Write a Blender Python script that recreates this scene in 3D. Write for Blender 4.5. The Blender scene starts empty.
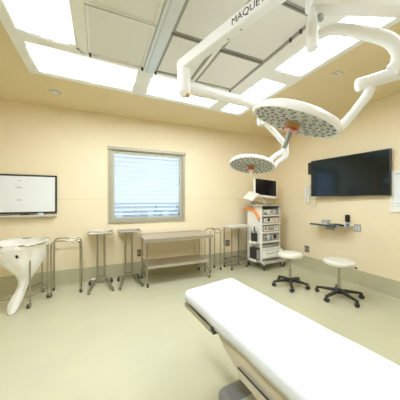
import bpy, bmesh, math, random
from mathutils import Vector, Matrix

random.seed(7)
scene = bpy.context.scene
COL = scene.collection
PI = math.pi

# ------------------------------------------------------------------ camera
cam_data = bpy.data.cameras.new('camera')
cam = bpy.data.objects.new('camera', cam_data)
COL.objects.link(cam)
cam_data.sensor_width = 36.0
cam_data.lens = 36.0 * 226.0 / 400.0
cam_data.clip_start = 0.02
cam_data.shift_y = -0.5 / 400.0
cam.location = (0, 0, 1.5)
cam.rotation_euler = (PI / 2, 0, -math.atan2(100, 226))
scene.camera = cam

# ------------------------------------------------------------------ world + exposure
world = bpy.data.worlds.new('world')
scene.world = world
world.use_nodes = True
wn = world.node_tree.nodes
wl = world.node_tree.links
wn.clear()
wo = wn.new('ShaderNodeOutputWorld')
wb = wn.new('ShaderNodeBackground')
wb.inputs['Color'].default_value = (0.86, 0.94, 1.0, 1)
wb.inputs['Strength'].default_value = 1.12
wl.new(wb.outputs[0], wo.inputs[0])
scene.view_settings.view_transform = 'Standard'
scene.view_settings.look = 'None'
scene.view_settings.gamma = 1.0
scene.view_settings.exposure = 0.0
scene.view_settings.use_curve_mapping = False
LAMP = 13.2          # radiance of the ceiling diffusers
scene.cycles.diffuse_bounces = 8
scene.cycles.max_bounces = 14
scene.cycles.sample_clamp_indirect = 6.0


# ------------------------------------------------------------------ materials
def mat(name, color, rough=0.5, metal=0.0, noise=0.0, nscale=8.0, bump=0.0, bscale=60.0, coat=0.0,
        emit=None, estr=0.0, trans=0.0, alpha=1.0, spec=0.5, subsurf=0.0):
    m = bpy.data.materials.new(name)
    m.use_nodes = True
    nt = m.node_tree
    b = nt.nodes['Principled BSDF']
    b.inputs['Base Color'].default_value = (*color, 1)
    b.inputs['Roughness'].default_value = rough
    b.inputs['Metallic'].default_value = metal
    b.inputs['Coat Weight'].default_value = coat
    b.inputs['Specular IOR Level'].default_value = spec
    b.inputs['Transmission Weight'].default_value = trans
    b.inputs['Alpha'].default_value = alpha
    if emit:
        b.inputs['Emission Color'].default_value = (*emit, 1)
        b.inputs['Emission Strength'].default_value = estr
    tc = nt.nodes.new('ShaderNodeTexCoord')
    if noise > 0:
        n = nt.nodes.new('ShaderNodeTexNoise')
        n.inputs['Scale'].default_value = nscale
        n.inputs['Detail'].default_value = 4
        nt.links.new(tc.outputs['Object'], n.inputs['Vector'])
        r = nt.nodes.new('ShaderNodeValToRGB')
        r.color_ramp.elements[0].position = 0.3
        r.color_ramp.elements[1].position = 0.7
        r.color_ramp.elements[0].color = (*[c * (1 - noise) for c in color], 1)
        r.color_ramp.elements[1].color = (*[min(1, c * (1 + noise)) for c in color], 1)
        nt.links.new(n.outputs['Fac'], r.inputs['Fac'])
        nt.links.new(r.outputs['Color'], b.inputs['Base Color'])
    if bump > 0:
        n2 = nt.nodes.new('ShaderNodeTexNoise')
        n2.inputs['Scale'].default_value = bscale
        nt.links.new(tc.outputs['Object'], n2.inputs['Vector'])
        bp = nt.nodes.new('ShaderNodeBump')
        bp.inputs['Strength'].default_value = bump
        bp.inputs['Distance'].default_value = 0.01
        nt.links.new(n2.outputs['Fac'], bp.inputs['Height'])
        nt.links.new(bp.outputs['Normal'], b.inputs['Normal'])
    return m


M = {}
M['wall'] = mat('cream_wall_paint', (0.85, 0.745, 0.535), 0.55, noise=0.015, nscale=2.0)
M['seam'] = mat('wall_joint_caulk', (0.72, 0.62, 0.44), 0.6, noise=0.02)
M['ceiling'] = mat('cream_ceiling_paint', (0.78, 0.66, 0.42), 0.7, noise=0.015, nscale=2.0)
M['cove'] = mat('sage_cove_vinyl', (0.50, 0.485, 0.33), 0.4, noise=0.03, nscale=6)
M['floor'] = mat('sage_floor_vinyl', (0.555, 0.545, 0.385), 0.28, noise=0.025, nscale=3.0, bump=0.04, bscale=12, coat=0.15)
M['fixture'] = mat('fixture_grey_white', (0.88, 0.89, 0.89), 0.4, noise=0.01)
M['mullion'] = mat('mullion_blue_grey', (0.72, 0.76, 0.78), 0.3, metal=0.2, noise=0.01)
M['gasket'] = mat('gasket_grey', (0.33, 0.33, 0.30), 0.5, noise=0.02)
M['screw'] = mat('screw_dark', (0.10, 0.10, 0.11), 0.4, metal=0.7, noise=0.02)
M['white_metal'] = mat('white_enamel', (0.92, 0.93, 0.94), 0.25, noise=0.01, coat=0.3)
M['cream_plastic'] = mat('cream_plastic', (0.80, 0.78, 0.70), 0.35, noise=0.01)
M['dark_text'] = mat('dark_lettering', (0.03, 0.03, 0.05), 0.5, noise=0.01)
M['steel'] = mat('brushed_steel', (0.43, 0.40, 0.345), 0.3, metal=1.0, noise=0.04, nscale=12)
M['steel_top'] = mat('satin_steel_top', (0.62, 0.585, 0.52), 0.34, metal=0.85, noise=0.03, nscale=9)
M['steel_mid'] = mat('mid_satin_steel', (0.54, 0.51, 0.45), 0.32, metal=0.9, noise=0.03, nscale=9)
M['steel_light'] = mat('pale_satin_steel', (0.80, 0.79, 0.75), 0.4, metal=0.35, noise=0.02)
M['chrome'] = mat('chrome', (0.50, 0.475, 0.43), 0.16, metal=1.0, noise=0.01)
M['alu'] = mat('window_alu', (0.41, 0.39, 0.30), 0.42, metal=0.15, noise=0.02)
M['alu_light'] = mat('window_sash_alu', (0.48, 0.46, 0.37), 0.42, metal=0.15, noise=0.02)
M['black'] = mat('black_plastic', (0.018, 0.017, 0.016), 0.38, noise=0.05)
M['rubber'] = mat('dark_rubber', (0.035, 0.034, 0.033), 0.55, noise=0.05)
M['grey_plastic'] = mat('grey_plastic', (0.36, 0.37, 0.35), 0.4, noise=0.03)
M['base_grey'] = mat('base_cover_grey', (0.22, 0.22, 0.21), 0.4, noise=0.05)
M['mid_grey'] = mat('pale_grey_plastic', (0.55, 0.56, 0.54), 0.4, noise=0.03)
M['white_plastic'] = mat('white_plastic', (0.84, 0.83, 0.78), 0.35, noise=0.01)
M['board_white'] = mat('board_white', (0.82, 0.86, 0.89), 0.2, noise=0.01, nscale=3)
M['tv_screen'] = mat('tv_screen_glass', (0.012, 0.010, 0.009), 0.10, noise=0.05, spec=0.5)
M['tv_screen'].node_tree.nodes['Principled BSDF'].inputs['IOR'].default_value = 1.65
M['tv_screen'].node_tree.nodes['Principled BSDF'].inputs['Specular Tint'].default_value = (0.42, 0.72, 1.0, 1)
M['monitor_screen'] = mat('monitor_screen', (0.012, 0.009, 0.010), 0.2, noise=0.05)
M['orange'] = mat('orange_rubber', (0.85, 0.30, 0.08), 0.45, noise=0.05)
M['amber'] = mat('amber_plastic', (0.55, 0.27, 0.07), 0.35, noise=0.08)
M['red'] = mat('red_plastic', (0.55, 0.10, 0.07), 0.4, noise=0.05)
M['rose'] = mat('rose_plastic', (0.78, 0.50, 0.46), 0.35, noise=0.05)
M['brown_red'] = mat('brown_red_plastic', (0.15, 0.06, 0.035), 0.4, noise=0.06)
M['led_frame'] = mat('led_lattice', (0.74, 0.74, 0.72), 0.4, noise=0.02)
M['led_cell'] = mat('led_cell_glass', (0.20, 0.20, 0.18), 0.2, noise=0.35, nscale=30)
M['sheet'] = mat('white_sheet_cloth', (0.68, 0.72, 0.76), 0.85, noise=0.008, nscale=20, bump=0.08, bscale=120)
M['bag'] = mat('translucent_white_bag', (0.90, 0.89, 0.84), 0.45, noise=0.02, nscale=15, bump=0.5, bscale=14)
M['pad'] = mat('beige_table_pad', (0.60, 0.56, 0.44), 0.5, noise=0.03)
M['seat'] = mat('cream_vinyl_seat', (0.72, 0.705, 0.63), 0.4, noise=0.015)
M['blue'] = mat('blue_plastic', (0.10, 0.22, 0.42), 0.4, noise=0.05)
M['teal'] = mat('dark_teal_plastic', (0.05, 0.09, 0.12), 0.4, noise=0.05)
M['blue_grey'] = mat('blue_grey_print', (0.45, 0.52, 0.60), 0.5, noise=0.02)
M['paper'] = mat('white_paper', (0.84, 0.86, 0.87), 0.5, noise=0.01)
M['slat'] = mat('blind_slat_white', (0.86, 0.89, 0.92), 0.5, noise=0.01)
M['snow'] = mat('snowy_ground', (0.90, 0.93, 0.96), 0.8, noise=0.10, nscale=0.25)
M['pine'] = mat('haze_tinted_pine', (0.50, 0.58, 0.62), 0.8, noise=0.2, nscale=3)  # pale on purpose: outdoor haze is mixed into the crown colour
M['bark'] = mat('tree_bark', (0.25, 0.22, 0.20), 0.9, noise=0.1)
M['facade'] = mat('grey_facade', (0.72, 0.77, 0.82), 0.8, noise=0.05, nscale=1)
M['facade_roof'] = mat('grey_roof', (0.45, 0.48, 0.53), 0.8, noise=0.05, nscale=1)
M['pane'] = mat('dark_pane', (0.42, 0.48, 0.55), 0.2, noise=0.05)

# translucent slats let daylight through: mix of diffuse and translucent
def glassy(name, tint=(0.95, 0.98, 1.0), fac=0.93):
    m = bpy.data.materials.new(name)
    m.use_nodes = True
    nt = m.node_tree
    nt.nodes.clear()
    out = nt.nodes.new('ShaderNodeOutputMaterial')
    t = nt.nodes.new('ShaderNodeBsdfTransparent')
    t.inputs[0].default_value = (*tint, 1)
    g = nt.nodes.new('ShaderNodeBsdfGlossy')
    g.inputs['Roughness'].default_value = 0.03
    mx = nt.nodes.new('ShaderNodeMixShader')
    fr = nt.nodes.new('ShaderNodeFresnel')
    fr.inputs[0].default_value = 1.35
    ge = nt.nodes.new('ShaderNodeNewGeometry')     # the inner face of the thin pane adds no second reflection
    iv = nt.nodes.new('ShaderNodeMath'); iv.operation = 'SUBTRACT'; iv.inputs[0].default_value = 1.0
    mu = nt.nodes.new('ShaderNodeMath'); mu.operation = 'MULTIPLY'
    nt.links.new(ge.outputs['Backfacing'], iv.inputs[1])
    nt.links.new(iv.outputs[0], mu.inputs[0])
    nt.links.new(fr.outputs[0], mu.inputs[1])
    nt.links.new(mu.outputs[0], mx.inputs[0])
    nt.links.new(t.outputs[0], mx.inputs[1])
    nt.links.new(g.outputs[0], mx.inputs[2])
    nt.links.new(mx.outputs[0], out.inputs[0])
    return m


def translucent(name, color, fac):
    m = bpy.data.materials.new(name)
    m.use_nodes = True
    nt = m.node_tree
    nt.nodes.clear()
    out = nt.nodes.new('ShaderNodeOutputMaterial')
    d = nt.nodes.new('ShaderNodeBsdfDiffuse')
    d.inputs[0].default_value = (*color, 1)
    t = nt.nodes.new('ShaderNodeBsdfTranslucent')
    t.inputs[0].default_value = (*color, 1)
    mx = nt.nodes.new('ShaderNodeMixShader')
    mx.inputs[0].default_value = fac
    nt.links.new(d.outputs[0], mx.inputs[1])
    nt.links.new(t.outputs[0], mx.inputs[2])
    nt.links.new(mx.outputs[0], out.inputs[0])
    return m


def film(name, color, opacity):
    # thin plastic film: part diffuse/translucent white, part see-through
    m = bpy.data.materials.new(name)
    m.use_nodes = True
    nt = m.node_tree
    b = nt.nodes['Principled BSDF']
    b.inputs['Base Color'].default_value = (*color, 1)
    b.inputs['Roughness'].default_value = 0.35
    out = nt.nodes['Material Output']
    t = nt.nodes.new('ShaderNodeBsdfTransparent')
    n = nt.nodes.new('ShaderNodeTexNoise')
    n.inputs['Scale'].default_value = 9
    tc = nt.nodes.new('ShaderNodeTexCoord')
    nt.links.new(tc.outputs['Object'], n.inputs['Vector'])
    mr = nt.nodes.new('ShaderNodeMapRange')
    mr.inputs['To Min'].default_value = opacity - 0.12
    mr.inputs['To Max'].default_value = min(1, opacity + 0.12)
    nt.links.new(n.outputs['Fac'], mr.inputs['Value'])
    bp = nt.nodes.new('ShaderNodeBump')
    bp.inputs['Strength'].default_value = 0.4
    nt.links.new(n.outputs['Fac'], bp.inputs['Height'])
    nt.links.new(bp.outputs['Normal'], b.inputs['Normal'])
    mx = nt.nodes.new('ShaderNodeMixShader')
    nt.links.new(mr.outputs['Result'], mx.inputs[0])
    nt.links.new(t.outputs[0], mx.inputs[1])
    nt.links.new(b.outputs[0], mx.inputs[2])
    nt.links.new(mx.outputs[0], out.inputs[0])
    return m


def diffuser(name, strength, axis, centre, half):
    # prismatic fluorescent diffuser: bright over its tubes, dimmer over the reflector beside them
    m = bpy.data.materials.new(name)
    m.use_nodes = True
    nt = m.node_tree
    b = nt.nodes['Principled BSDF']
    b.inputs['Base Color'].default_value = (0.85, 0.87, 0.88, 1)
    b.inputs['Roughness'].default_value = 0.4
    tc = nt.nodes.new('ShaderNodeTexCoord')
    sp = nt.nodes.new('ShaderNodeSeparateXYZ')
    nt.links.new(tc.outputs['Object'], sp.inputs[0])
    su = nt.nodes.new('ShaderNodeMath'); su.operation = 'SUBTRACT'; su.inputs[1].default_value = centre
    nt.links.new(sp.outputs[axis], su.inputs[0])
    ab = nt.nodes.new('ShaderNodeMath'); ab.operation = 'ABSOLUTE'
    nt.links.new(su.outputs[0], ab.inputs[0])
    mr = nt.nodes.new('ShaderNodeMapRange')
    mr.interpolation_type = 'SMOOTHSTEP'
    mr.inputs['From Min'].default_value = half - .02
    mr.inputs['From Max'].default_value = half + .02
    mr.inputs['To Min'].default_value = strength
    mr.inputs['To Max'].default_value = 0.74
    nt.links.new(ab.outputs[0], mr.inputs['Value'])
    nt.links.new(mr.outputs['Result'], b.inputs['Emission Strength'])
    b.inputs['Emission Color'].default_value = (0.90, 0.97, 1.03, 1)
    return m


def perforated(name, color):
    m = bpy.data.materials.new(name)
    m.use_nodes = True
    nt = m.node_tree
    b = nt.nodes['Principled BSDF']
    b.inputs['Roughness'].default_value = 0.5
    tc = nt.nodes.new('ShaderNodeTexCoord')
    v = nt.nodes.new('ShaderNodeTexVoronoi')
    v.inputs['Scale'].default_value = 90
    v.inputs['Randomness'].default_value = 0.0
    nt.links.new(tc.outputs['Object'], v.inputs['Vector'])
    r = nt.nodes.new('ShaderNodeValToRGB')
    r.color_ramp.elements[0].position = 0.25
    r.color_ramp.elements[0].color = (*[c * 0.6 for c in color], 1)
    r.color_ramp.elements[1].position = 0.32
    r.color_ramp.elements[1].color = (*color, 1)
    nt.links.new(v.outputs['Distance'], r.inputs['Fac'])
    nt.links.new(r.outputs['Color'], b.inputs['Base Color'])
    return m


M['glass'] = glassy('window_glass')
M['slat_t'] = translucent('blind_slat_translucent', (0.90, 0.93, 0.96), 0.45)
M['film'] = film('bag_film', (0.93, 0.92, 0.88), 0.74)
M['diffuser_x'] = diffuser('light_diffuser_across', LAMP * 1.9, 'Y', -0.06, 0.15)
M['diffuser_y'] = diffuser('light_diffuser_along', LAMP * 1.45, 'X', 0.0, 0.16)
M['perf'] = perforated('perforated_grey_panel', (0.82, 0.82, 0.79))


# ------------------------------------------------------------------ mesh helpers
def new():
    return bmesh.new()


def _merge(bm, tmp, mi=0):
    me = bpy.data.meshes.new('tmp')
    for f in tmp.faces:
        f.material_index = mi
    tmp.to_mesh(me)
    tmp.free()
    bm.from_mesh(me)
    bpy.data.meshes.remove(me)


def box(bm, lo, hi, bev=0.0, mi=0, mtx=None, seg=2):
    t = bmesh.new()
    bmesh.ops.create_cube(t, size=1.0)
    lo = Vector(lo)
    hi = Vector(hi)
    c = (lo + hi) / 2
    s = hi - lo
    for v in t.verts:
        v.co = Vector((v.co.x * s.x + c.x, v.co.y * s.y + c.y, v.co.z * s.z + c.z))
    if bev > 0:
        bev = min(bev, 0.45 * min(abs(s.x), abs(s.y), abs(s.z)))
        bmesh.ops.bevel(t, geom=t.edges[:], offset=bev, segments=seg, affect='EDGES', profile=0.6)
    if mtx is not None:
        bmesh.ops.transform(t, matrix=mtx, verts=t.verts[:])
    _merge(bm, t, mi)


def frame_for(d):
    d = d.normalized()
    up = Vector((0, 0, 1)) if abs(d.z) < 0.95 else Vector((1, 0, 0))
    u = d.cross(up).normalized()
    v = u.cross(d).normalized()
    return u, v


def tube(bm, pts, r, seg=12, mi=0, cap=True, closed=False):
    """sweep a circle along a polyline (r: number or list)"""
    pts = [Vector(p) for p in pts]
    n = len(pts)
    rs = r if isinstance(r, (list, tuple)) else [r] * n
    rings = []
    u = v = None
    for i, p in enumerate(pts):
        if closed:
            d = pts[(i + 1) % n] - pts[i - 1]
        elif i == 0:
            d = pts[1] - pts[0]
        elif i == n - 1:
            d = pts[-1] - pts[-2]
        else:
            d = (pts[i + 1] - p).normalized() + (p - pts[i - 1]).normalized()
        d.normalize()
        if u is None:
            u, v = frame_for(d)
        else:
            u = (u - d * u.dot(d))
            if u.length < 1e-5:
                u, v = frame_for(d)
            u.normalize()
            v = d.cross(u).normalized() * (-1)
            v = u.cross(d).normalized()
        rings.append([bm.verts.new(p + rs[i] * (math.cos(2 * PI * k / seg) * u + math.sin(2 * PI * k / seg) * v)) for k in range(seg)])
    m = n if closed else n - 1
    for i in range(m):
        a = rings[i]
        b = rings[(i + 1) % n]
        for k in range(seg):
            f = bm.faces.new((a[k], a[(k + 1) % seg], b[(k + 1) % seg], b[k]))
            f.material_index = mi
    if cap and not closed:
        f = bm.faces.new(rings[0][::-1])
        f.material_index = mi
        f = bm.faces.new(rings[-1])
        f.material_index = mi


def cyl(bm, p0, p1, r0, r1=None, seg=20, mi=0):
    tube(bm, [p0, p1], [r0, r0 if r1 is None else r1], seg, mi)


def smooth_path(ctrl, n=8):
    """Catmull-Rom through the control points"""
    P = [Vector(p) for p in ctrl]
    P = [P[0] * 2 - P[1]] + P + [P[-1] * 2 - P[-2]]
    out = []
    for i in range(1, len(P) - 2):
        p0, p1, p2, p3 = P[i - 1:i + 3]
        for k in range(n):
            t = k / n
            out.append(0.5 * ((2 * p1) + (p2 - p0) * t + (2 * p0 - 5 * p1 + 4 * p2 - p3) * t * t + (3 * p1 - p0 - 3 * p2 + p3) * t ** 3))
    out.append(P[-2])
    return out


def fillet(pts, r, n=5):
    """round the corners of a polyline"""
    P = [Vector(p) for p in pts]
    out = [P[0]]
    for i in range(1, len(P) - 1):
        a = (P[i - 1] - P[i])
        b = (P[i + 1] - P[i])
        rr = min(r, a.length * 0.49, b.length * 0.49)
        s = P[i] + a.normalized() * rr
        e = P[i] + b.normalized() * rr
        for k in range(n + 1):
            t = k / n
            out.append((1 - t) ** 2 * s + 2 * t * (1 - t) * P[i] + t * t * e)
    out.append(P[-1])
    return out


def lathe(bm, prof, seg=32, mtx=None, mi=0):
    """prof: list of (radius, z); revolve around z"""
    t = bmesh.new()
    rings = []
    for r, z in prof:
        if r < 1e-6:
            rings.append([t.verts.new((0, 0, z))])
        else:
            rings.append([t.verts.new((r * math.cos(2 * PI * k / seg), r * math.sin(2 * PI * k / seg), z)) for k in range(seg)])
    for a, b in zip(rings, rings[1:]):
        if len(a) == 1 and len(b) == 1:
            continue
        for k in range(seg):
            k2 = (k + 1) % seg
            if len(a) == 1:
                t.faces.new((a[0], b[k2], b[k]))
            elif len(b) == 1:
                t.faces.new((a[k], a[k2], b[0]))
            else:
                t.faces.new((a[k], a[k2], b[k2], b[k]))
    bmesh.ops.recalc_face_normals(t, faces=t.faces[:])
    if mtx is not None:
        bmesh.ops.transform(t, matrix=mtx, verts=t.verts[:])
    _merge(bm, t, mi)


def loft(bm, rings, mi=0, cap=True, closed=True):
    R = [[bm.verts.new(Vector(p)) for p in ring] for ring in rings]
    n = len(R[0])
    for a, b in zip(R, R[1:]):
        for k in range(n if closed else n - 1):
            f = bm.faces.new((a[k], a[(k + 1) % n], b[(k + 1) % n], b[k]))
            f.material_index = mi
    if cap and closed:
        bm.faces.new(R[0][::-1]).material_index = mi
        bm.faces.new(R[-1]).material_index = mi


def obj(name, bm, m, parent=None, loc=None, rot=None, bevel=0, sharp=35, recalc=True):
    if recalc:
        bmesh.ops.recalc_face_normals(bm, faces=bm.faces[:])
    me = bpy.data.meshes.new(name)
    bm.to_mesh(me)
    bm.free()
    ms = m if isinstance(m, (list, tuple)) else [m]
    for x in ms:
        me.materials.append(x)
    me.shade_smooth()
    me.set_sharp_from_angle(angle=math.radians(sharp))
    o = bpy.data.objects.new(name, me)
    COL.objects.link(o)
    wn_ = o.modifiers.new('weighted_normals', 'WEIGHTED_NORMAL')
    wn_.keep_sharp = True
    if parent is not None:
        o.parent = parent
    if loc is not None:
        o.location = loc
    if rot is not None:
        o.rotation_euler = rot
    return o


def shift(bm, v):
    bmesh.ops.translate(bm, vec=Vector(v), verts=bm.verts[:])


def tag(o, label, cat, group=None):
    o['label'] = label
    o['category'] = cat
    if group:
        o['group'] = group
    return o


def thing(name, label, cat, loc=(0, 0, 0), rotz=0.0, group=None):
    o = bpy.data.objects.new(name, None)
    COL.objects.link(o)
    o.empty_display_size = 0.1
    o.location = loc
    o.rotation_euler = (0, 0, rotz)
    return tag(o, label, cat, group)


def structure(name, bm, m, parent=None):
    o = obj(name, bm, m, parent)
    if parent is None:
        o['kind'] = 'structure'
    return o


def wpart(name, bm, m, root, sharp=35):
    """a part modelled in room coordinates under an unrotated root"""
    shift(bm, -Vector(root.location))
    return obj(name, bm, m, root, sharp=sharp)


def dup_tree(o, parent=None):
    c = o.copy()
    COL.objects.link(c)
    c.parent = parent
    for ch in list(o.children):
        dup_tree(ch, c)
    return c


def text_bm(txt, size, depth):
    cu = bpy.data.curves.new('lettering_curve', 'FONT')
    cu.body = txt
    cu.size = size
    cu.extrude = depth
    to = bpy.data.objects.new('lettering_tmp', cu)
    COL.objects.link(to)
    dg = bpy.context.evaluated_depsgraph_get()
    me = bpy.data.meshes.new_from_object(to.evaluated_get(dg))
    bm = bmesh.new()
    bm.from_mesh(me)
    bpy.data.objects.remove(to)
    bpy.data.meshes.remove(me)
    return bm


# ------------------------------------------------------------------ room shell
XL, XR, YF, YB, ZC = -3.2, 4.04, -3.0, 4.50, 3.07
T = 0.2
WX0, WX1, WZ0, WZ1 = 0.19, 1.58, 1.10, 2.42      # window opening

b = new(); box(b, (XL - T, YF - T, -0.1), (XR + T, YB + T, 0)); structure('floor', b, M['floor'])
b = new(); box(b, (XL - T, YF - T, ZC), (XR + T, YB + T, ZC + 0.15)); structure('ceiling', b, M['ceiling'])
b = new()
box(b, (XL - T, YB, 0), (WX0, YB + T, ZC))
box(b, (WX1, YB, 0), (XR + T, YB + T, ZC))
box(b, (WX0, YB, 0), (WX1, YB + T, WZ0))
box(b, (WX0, YB, WZ1), (WX1, YB + T, ZC))
structure('wall_back', b, M['wall'])
b = new(); box(b, (XR, YF - T, 0), (XR + T, YB, ZC)); structure('wall_right', b, M['wall'])
b = new(); box(b, (XL - T, YF - T, 0), (XL, YB, ZC)); structure('wall_left', b, M['wall'])
b = new(); box(b, (XL, YF - T, 0), (XR, YF, ZC)); structure('wall_front', b, M['wall'])


def cove_profile(pts_fn, length0, length1):
    """coved vinyl skirting: rises 0.29, sweeps onto the floor with a small radius"""
    prof = [(0.0, 0.29), (0.006, 0.288), (0.006, 0.05), (0.012, 0.025), (0.028, 0.010), (0.05, 0.004), (0.052, 0.0), (0.0, 0.0)]
    bm = new()
    loft(bm, [[pts_fn(length0, d, z) for d, z in prof], [pts_fn(length1, d, z) for d, z in prof]])
    return bm


structure('baseboard_back', cove_profile(lambda t, d, z: (t, YB - d, z), XL, XR), M['cove'])
structure('baseboard_right', cove_profile(lambda t, d, z: (XR - d, t, z), YF, YB), M['cove'])
structure('baseboard_left', cove_profile(lambda t, d, z: (XL + d, t, z), YF, YB), M['cove'])
# slim horizontal panel joint around the walls at eye height
b = new(); box(b, (XL, YB - 0.003, 1.496), (0.14, YB, 1.504)); box(b, (1.64, YB - 0.003, 1.496), (XR, YB, 1.504)); structure('trim_1', b, M['seam'])
b = new(); box(b, (XR - 0.003, YF, 1.496), (XR, YB, 1.504)); structure('trim_2', b, M['seam'])

# ------------------------------------------------------------------ window
win = bpy.data.objects.new('window_1', None); COL.objects.link(win)
win.location = (0.889, YB, 1.06); win['kind'] = 'structure'
win['label'] = 'grey-green metal framed window with closed-in blinds in the cream wall'


def rect_frame(bm, x0, x1, z0, z1, w, y0, y1, bev=0.004, wb=None, wt=None):
    wb = w if wb is None else wb
    wt = w if wt is None else wt
    box(bm, (x0, y0, z0), (x0 + w, y1, z1), bev)
    box(bm, (x1 - w, y0, z0), (x1, y1, z1), bev)
    box(bm, (x0 + w - .002, y0 + .001, z0), (x1 - w + .002, y1, z0 + wb), bev)
    box(bm, (x0 + w - .002, y0 + .001, z1 - wt), (x1 - w + .002, y1, z1), bev)


b = new(); rect_frame(b, 0.145, 1.632, 1.062, 2.47, 0.055, YB - 0.03, YB - 0.001); wpart('window_frame', b, M['alu'], win)
b = new(); box(b, (0.13, YB - 0.055, 2.425), (1.645, YB - 0.028, 2.478), 0.006); wpart('head_rail', b, M['alu'], win)
b = new(); rect_frame(b, 0.192, 1.578, 1.102, 2.418, 0.052, YB + 0.005, YB + 0.05); wpart('window_sash', b, M['alu_light'], win)
b = new(); box(b, (0.24, YB + 0.022, 1.15), (1.53, YB + 0.026, 2.37)); wpart('window_pane', b, M['glass'], win)
b = new(); cyl(b, (1.50, YB - 0.012, 1.17), (1.50, YB - 0.012, 1.235), 0.008); box(b, (1.493, YB - 0.004, 1.18), (1.507, YB + 0.008, 1.20), .002); wpart('latch', b, M['black'], win)
# blinds behind the glass
bl = thing('window_blind', 'white slatted blind hanging behind the glass of the window', 'blind', (0.885, YB + 0.075, 2.40))
b = new()
nsl = 16
for i in range(nsl):
    z = 1.135 + (2.40 - 1.135) * i / (nsl - 1)
    tilt = math.radians(30)
    mtx = Matrix.Translation((0.885, YB + 0.105, z)) @ Matrix.Rotation(tilt, 4, 'X')
    box(b, (-0.675, -0.034, -0.0010), (0.675, 0.034, 0.0010), mtx=mtx)
wpart('slats', b, M['slat_t'], bl)
b = new(); box(b, (0.205, YB + 0.07, 2.398), (1.565, YB + 0.14, 2.418), 0.003); wpart('head_box', b, M['slat'], bl)
b = new()
for x in (0.42, 0.885, 1.35):
    cyl(b, (x, YB + 0.068, 1.13), (x, YB + 0.068, 2.40), 0.0012, seg=6)
wpart('ladder_cords', b, M['slat'], bl)

# ------------------------------------------------------------------ outside, seen through the blind
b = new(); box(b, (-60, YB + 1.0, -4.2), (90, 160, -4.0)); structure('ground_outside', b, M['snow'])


def pine(x, y, h, label):
    t = thing('pine_tree', label, 'tree', (x, y, -4.0), 0, 'hazy trees outside the window')
    bm = new(); cyl(bm, (0, 0, 0), (0, 0, h * 0.3), 0.22, 0.16, 10); obj('trunk', bm, M['bark'], t)
    bm = new()
    prof = [(0, h)]
    for i in range(1, 6):
        z = h * (1 - i * 0.155)
        prof += [(0.16 * h * i / 5 + 0.1, z), (0.10 * h * i / 5, z + 0.02 * h)]
    prof.append((0, h * 0.22))
    lathe(bm, prof, 14)
    for v in bm.verts:
        v.co.x += random.uniform(-.15, .15); v.co.y += random.uniform(-.15, .15)
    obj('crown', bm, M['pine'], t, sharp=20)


for x, y, h in ((1.0, 24, 4.2), (4.2, 30, 4.6), (7.5, 33, 4.8), (12.5, 38, 5.0), (-1.0, 34, 4.6)):
    pine(x, y, h, 'hazy dark tree far outside behind the window blind')
bt = thing('distant_building', 'low grey building outside seen dimly through the window blind', 'building', (9, 48, -4))
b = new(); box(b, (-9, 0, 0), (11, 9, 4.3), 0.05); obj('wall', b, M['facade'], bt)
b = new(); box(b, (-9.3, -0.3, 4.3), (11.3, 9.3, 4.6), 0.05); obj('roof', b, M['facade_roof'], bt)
for i in range(6):
    b = new(); box(b, (-8 + 3.2 * i, -0.06, 1.4), (-6.2 + 3.2 * i, 0.05, 3.0), 0.02); obj('window', b, M['pane'], bt)

# ------------------------------------------------------------------ ceiling fixture array
ZP = ZC - 0.035           # underside of fixture frame


def by(x):               # the back edge of the array is very slightly out of square with the wall
    return 3.335 + (x + 0.78) * 0.055


arr = thing('ceiling_fixture_frame', 'large white grid frame of the operating ceiling array around lights and grey panels', 'ceiling frame', (0.8, 1.6, ZC))
b = new()


def slab(bm, quad, z0, z1, mi=0):
    loft(bm, [[(x, y, z0) for x, y in quad], [(x, y, z1) for x, y in quad]], mi)


YN = -1.0
XA, XB = -0.78, 2.36
# outer border
slab(b, [(XA, YN), (XA + .085, YN), (XA + .085, by(XA)), (XA, by(XA))], ZP, ZC)
slab(b, [(XB - .07, YN), (XB, YN), (XB, by(XB)), (XB - .07, by(XB))], ZP, ZC)
slab(b, [(XA + .085, by(XA) - .05), (XB - .07, by(XB) - .05), (XB - .07, by(XB)), (XA + .085, by(XA))], ZP, ZC)
slab(b, [(XA + .085, YN), (XB - .07, YN), (XB - .07, YN + .06), (XA + .085, YN + .06)], ZP, ZC)
# ribs: rows
R1 = 2.72            # front edge of the back row of lights
slab(b, [(XA + .085, 2.555), (-0.19, 2.60), (-0.19, 2.715), (XA + .085, 2.69)], ZP, ZC)
slab(b, [(-0.19, 2.665), (1.70, 2.765), (1.70, 2.83), (-0.19, 2.715)], ZP, ZC)
# ribs: columns
slab(b, [(-0.215, YN + .06), (-0.115, YN + .06), (-0.115, 2.665), (-0.215, 2.62)], ZP, ZC)
slab(b, [(0.425, R1 + .02), (0.585, R1 + .03), (0.595, by(.6) - .05), (0.435, by(.44) - .05)], ZP, ZC)
slab(b, [(1.70, YN + .06), (1.885, YN + .06), (1.885, by(1.885) - .05), (1.70, by(1.70) - .05)], ZP, ZC)
slab(b, [(1.885, 2.10), (XB - .07, 2.10), (XB - .07, 2.29), (1.885, 2.29)], ZP, ZC)
slab(b, [(1.885, 0.30), (XB - .07, 0.30), (XB - .07, 0.45), (1.885, 0.45)], ZP, ZC)
slab(b, [(XA + .085, 0.75), (-0.215, 0.75), (-0.215, 0.88), (XA + .085, 0.88)], ZP, ZC)
wpart('frame', b, M['fixture'], arr)
b = new()
slab(b, [(0.465, YN + .06), (0.595, YN + .06), (0.595, 2.72), (0.465, 2.71)], ZP - .02, ZC)
box(b, (0.495, YN + .06, ZP - .035), (0.565, 2.71, ZP - .018), .006)
wpart('centre_beam', b, M['mullion'], arr)
b = new()
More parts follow.
